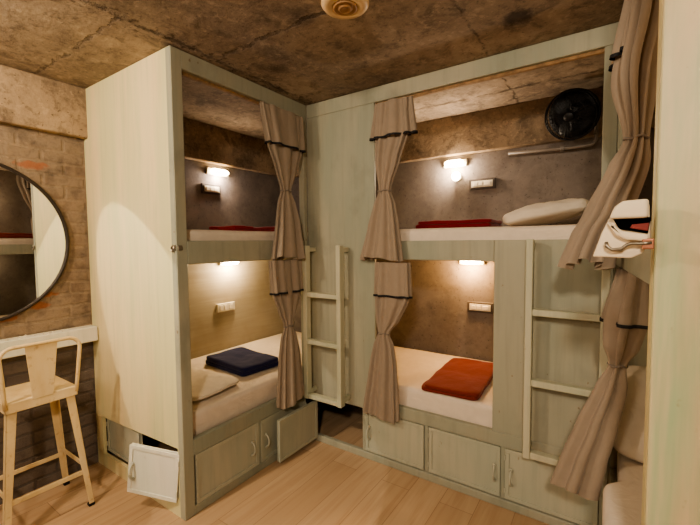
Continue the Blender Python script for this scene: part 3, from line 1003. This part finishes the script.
def bar(k1, k2, z):
    p, q = legpt(k1, z), legpt(k2, z)
    b = B()
    d = (q-p)
    horiz = abs(d.x) > abs(d.y)
    if horiz:
        sg = k1[1]
        box(b, min(p.x, q.x)+.006, max(p.x, q.x)-.006, p.y-(.012 if sg > 0 else -.004), p.y-(.004 if sg > 0 else -.012), z-.013, z+.013, .002)
    else:
        ox = 1 if k1[0] == 'n' else -1
        box(b, p.x-ox*.012 if ox > 0 else p.x+.004, p.x-ox*.004 if ox > 0 else p.x+.012, min(p.y, q.y)+.006, max(p.y, q.y)-.006, z-.013, z+.013, .002)
    obj('foot_rail', b, M['stool'], T)
bar(('n', -1), ('n', 1), .205)
bar(('w', -1), ('w', 1), .205)
bar(('n', 1), ('w', 1), .235)
bar(('n', -1), ('w', -1), .235)
b = B()
xb = SX1+.004
pts = []
ty, tz, rc = .172, .985, .055
pts.append((SX1-.006, SYc+hw-.006, sz-.03))
pts.append((SX1-.002, SYc+hw, sz+.03))
pts.append((xb+.004, SYc+ty-.008, .83))
for i in range(7):
    a = i*PI/2/6
    pts.append((xb+.010, SYc+ty-rc+rc*math.cos(a), tz-rc+rc*math.sin(a)))
m = [(x, 2*SYc-y, z) for x, y, z in pts[::-1]]
tube(b, pts+m, .010, 10); obj('back_frame', b, M['stool'], T, True)
b = B()
hexa(b, [(SX1-.002, SYc-.045, sz-.01), (SX1+.003, SYc-.045, sz-.01), (SX1+.003, SYc+.045, sz-.01), (SX1-.002, SYc+.045, sz-.01),
         (xb+.006, SYc-.070, tz-.004), (xb+.011, SYc-.070, tz-.004), (xb+.011, SYc+.070, tz-.004), (xb+.006, SYc+.070, tz-.004)], .002)
obj('back_splat', b, M['stool'], T)

# ------------------------------------------------------------------ ceiling fixture
W = Matrix.Translation((-.925, 1.355, H)) @ Matrix.Rotation(PI, 4, 'X')
T = thing('ceiling_light', 'round cream ceiling fixture with concentric rings on the bare concrete', 'ceiling light', (-.925, 1.355, H-.05))
b = B(); lathe(b, [(.085, 0), (.098, .004), (.100, .016), (.092, .026), (.056, .032), (.054, .026), (0, .026)], W, 56); obj('rim', b, M['cap'], T, True)
b = B(); lathe(b, [(.050, .026), (.050, .034), (.044, .036), (.040, .030), (.030, .030), (.028, .038), (.020, .040), (.016, .034), (0, .034)], W, 48); obj('centre_ring', b, M['cap_dark'], T, True)

# ------------------------------------------------------------------ pouch on hooks at the right bunk post
T = thing('hanging_pouch', 'small cream pouch with a dark open slot on hooks at the right bunk post', 'pouch', (.04, 1.26, 1.45))
def pt(u, v, d=0.):            # local plane roughly facing the room: u to the right, v up, d out
    return Vector((.029+u*.98+d*-.10, 1.108+u*-.08-d*.9, 1.522+v*.92))*1.
def flat(bm, outline, d0, d1, bev=.006):
    s = bmesh.new()
    lo = [s.verts.new(pt(u, v, d0)) for u, v in outline]
    hi = [s.verts.new(pt(u, v, d1)) for u, v in outline]
    s.faces.new(lo[::-1]); s.faces.new(hi)
    n = len(outline)
    for i in range(n):
        s.faces.new([lo[i], lo[(i+1) % n], hi[(i+1) % n], hi[i]])
    bmesh.ops.recalc_face_normals(s, faces=s.faces)
    if bev:
        bmesh.ops.bevel(s, geom=list(s.edges), offset=bev, segments=3, affect='EDGES', profile=.6)
    return add(bm, s)
b = B(); flat(b, [(-.058, -.070), (-.040, -.005), (-.022, .040), (-.005, .062), (.050, .066), (.054, -.030), (.040, -.060), (.020, -.072)], -.012, .010); obj('body', b, M['canvas'], T, True)
b = B(); flat(b, [(-.024, .028), (-.014, .058), (.002, .072), (.050, .074), (.050, .028), (.000, .028)], .004, .036, .008); obj('flap', b, M['canvas'], T, True)
b = B(); flat(b, [(-.018, .030), (-.004, .002), (.050, -.010), (.054, .030)], .006, .017, .002); obj('slot', b, M['void'], T, label='dark opening')  # solid slab whose black stands in for the darkness inside the opening
b = B(); flat(b, [(.016, .004), (.050, -.004), (.052, .016), (.020, .013)], .016, .022, .002); obj('lining', b, M['red_inside'], T)
b = B(); flat(b, [(-.030, .022), (-.015, .014), (.004, -.004), (.052, -.012), (.052, -.030), (.010, -.026), (-.010, -.014)], .008, .030, .007); obj('lip', b, M['canvas'], T, True)
b = B()
hp = [(-.028, -.030), (-.026, -.042), (-.016, -.050), (.002, -.048), (.012, -.038), (.020, -.034), (.045, -.034), (.058, -.032)]
tube(b, [pt(u, v, .030) for u, v in hp], .004, 8); obj('hook', b, M['steel'], T, True)
b = B(); flat(b, [(.040, -.048), (.062, -.048), (.062, -.022), (.040, -.022)], .004, .030, .003); obj('latch', b, M['latch'], T)

# ------------------------------------------------------------------ lights
def light(kind, name, loc, energy, color, size=.1, aim=None, **kw):
    l = bpy.data.lights.new(name, kind)
    l.energy = energy; l.color = color
    if kind == 'AREA':
        l.size = size
    else:
        l.shadow_soft_size = size
    for k, v in kw.items():
        setattr(l, k, v)
    o = bpy.data.objects.new(name, l)
    C.objects.link(o); o.location = loc
    if aim is not None:
        d = Vector(aim)-Vector(loc)
        o.rotation_euler = d.to_track_quat('-Z', 'Y').to_euler()
    return o
light('POINT', 'wall_lamp', (-2.0, -.3, 2.36), 40, (1, .83, .63), .06)
light('AREA', 'room_lamp', (.28, -1.0, 2.44), 24, (1, .87, .70), .20, (-.6, 1.4, .6))
light('AREA', 'rear_fill', (-1.3, -2.2, 2.42), 20, (1, .87, .71), .9, (-.9, .6, .8))  # unseen soft fill added to lift the shadows, no fixture there
# added oval spot imitating the mirror's reflected light on the left end panel
sp = light('SPOT', 'mirror_bounce_spot', (-2.0, -.3, 2.4), 40, (1, .90, .74), .012, None, spot_size=math.radians(58.5), spot_blend=.05)
zz = -Vector((-.0199, .6959, -.7178)).normalized()
xx = Vector((-.7593, .4565, .4637)).normalized()
yy = zz.cross(xx).normalized()
sp.matrix_world = Matrix.Translation((-2.0, -.3, 2.4)) @ Matrix((xx, yy, zz)).transposed().to_4x4() @ Matrix.Diagonal((1, .374, 1, 1))

w = bpy.data.worlds.new('World')
bpy.context.scene.world = w
w.use_nodes = True
w.node_tree.nodes['Background'].inputs[0].default_value = (.05, .04, .03, 1)

# ------------------------------------------------------------------ camera
cam = bpy.data.cameras.new('camera')
co = bpy.data.objects.new('camera', cam)
C.objects.link(co)
cam.sensor_width = 36
cam.lens = 381.7/700*36
cam.clip_start = .02
yaw, pitch, roll = math.radians(33.924), math.radians(3.125), math.radians(-.484)
co.location = (0, 0, 1.5)
co.rotation_euler = (Matrix.Rotation(yaw, 3, 'Z') @ Matrix.Rotation(PI/2-pitch, 3, 'X') @ Matrix.Rotation(roll, 3, 'Z')).to_euler()
sc = bpy.context.scene
sc.camera = co
sc.view_settings.view_transform = 'AgX'
sc.view_settings.look = 'AgX - Medium High Contrast'
sc.view_settings.exposure = 1.0
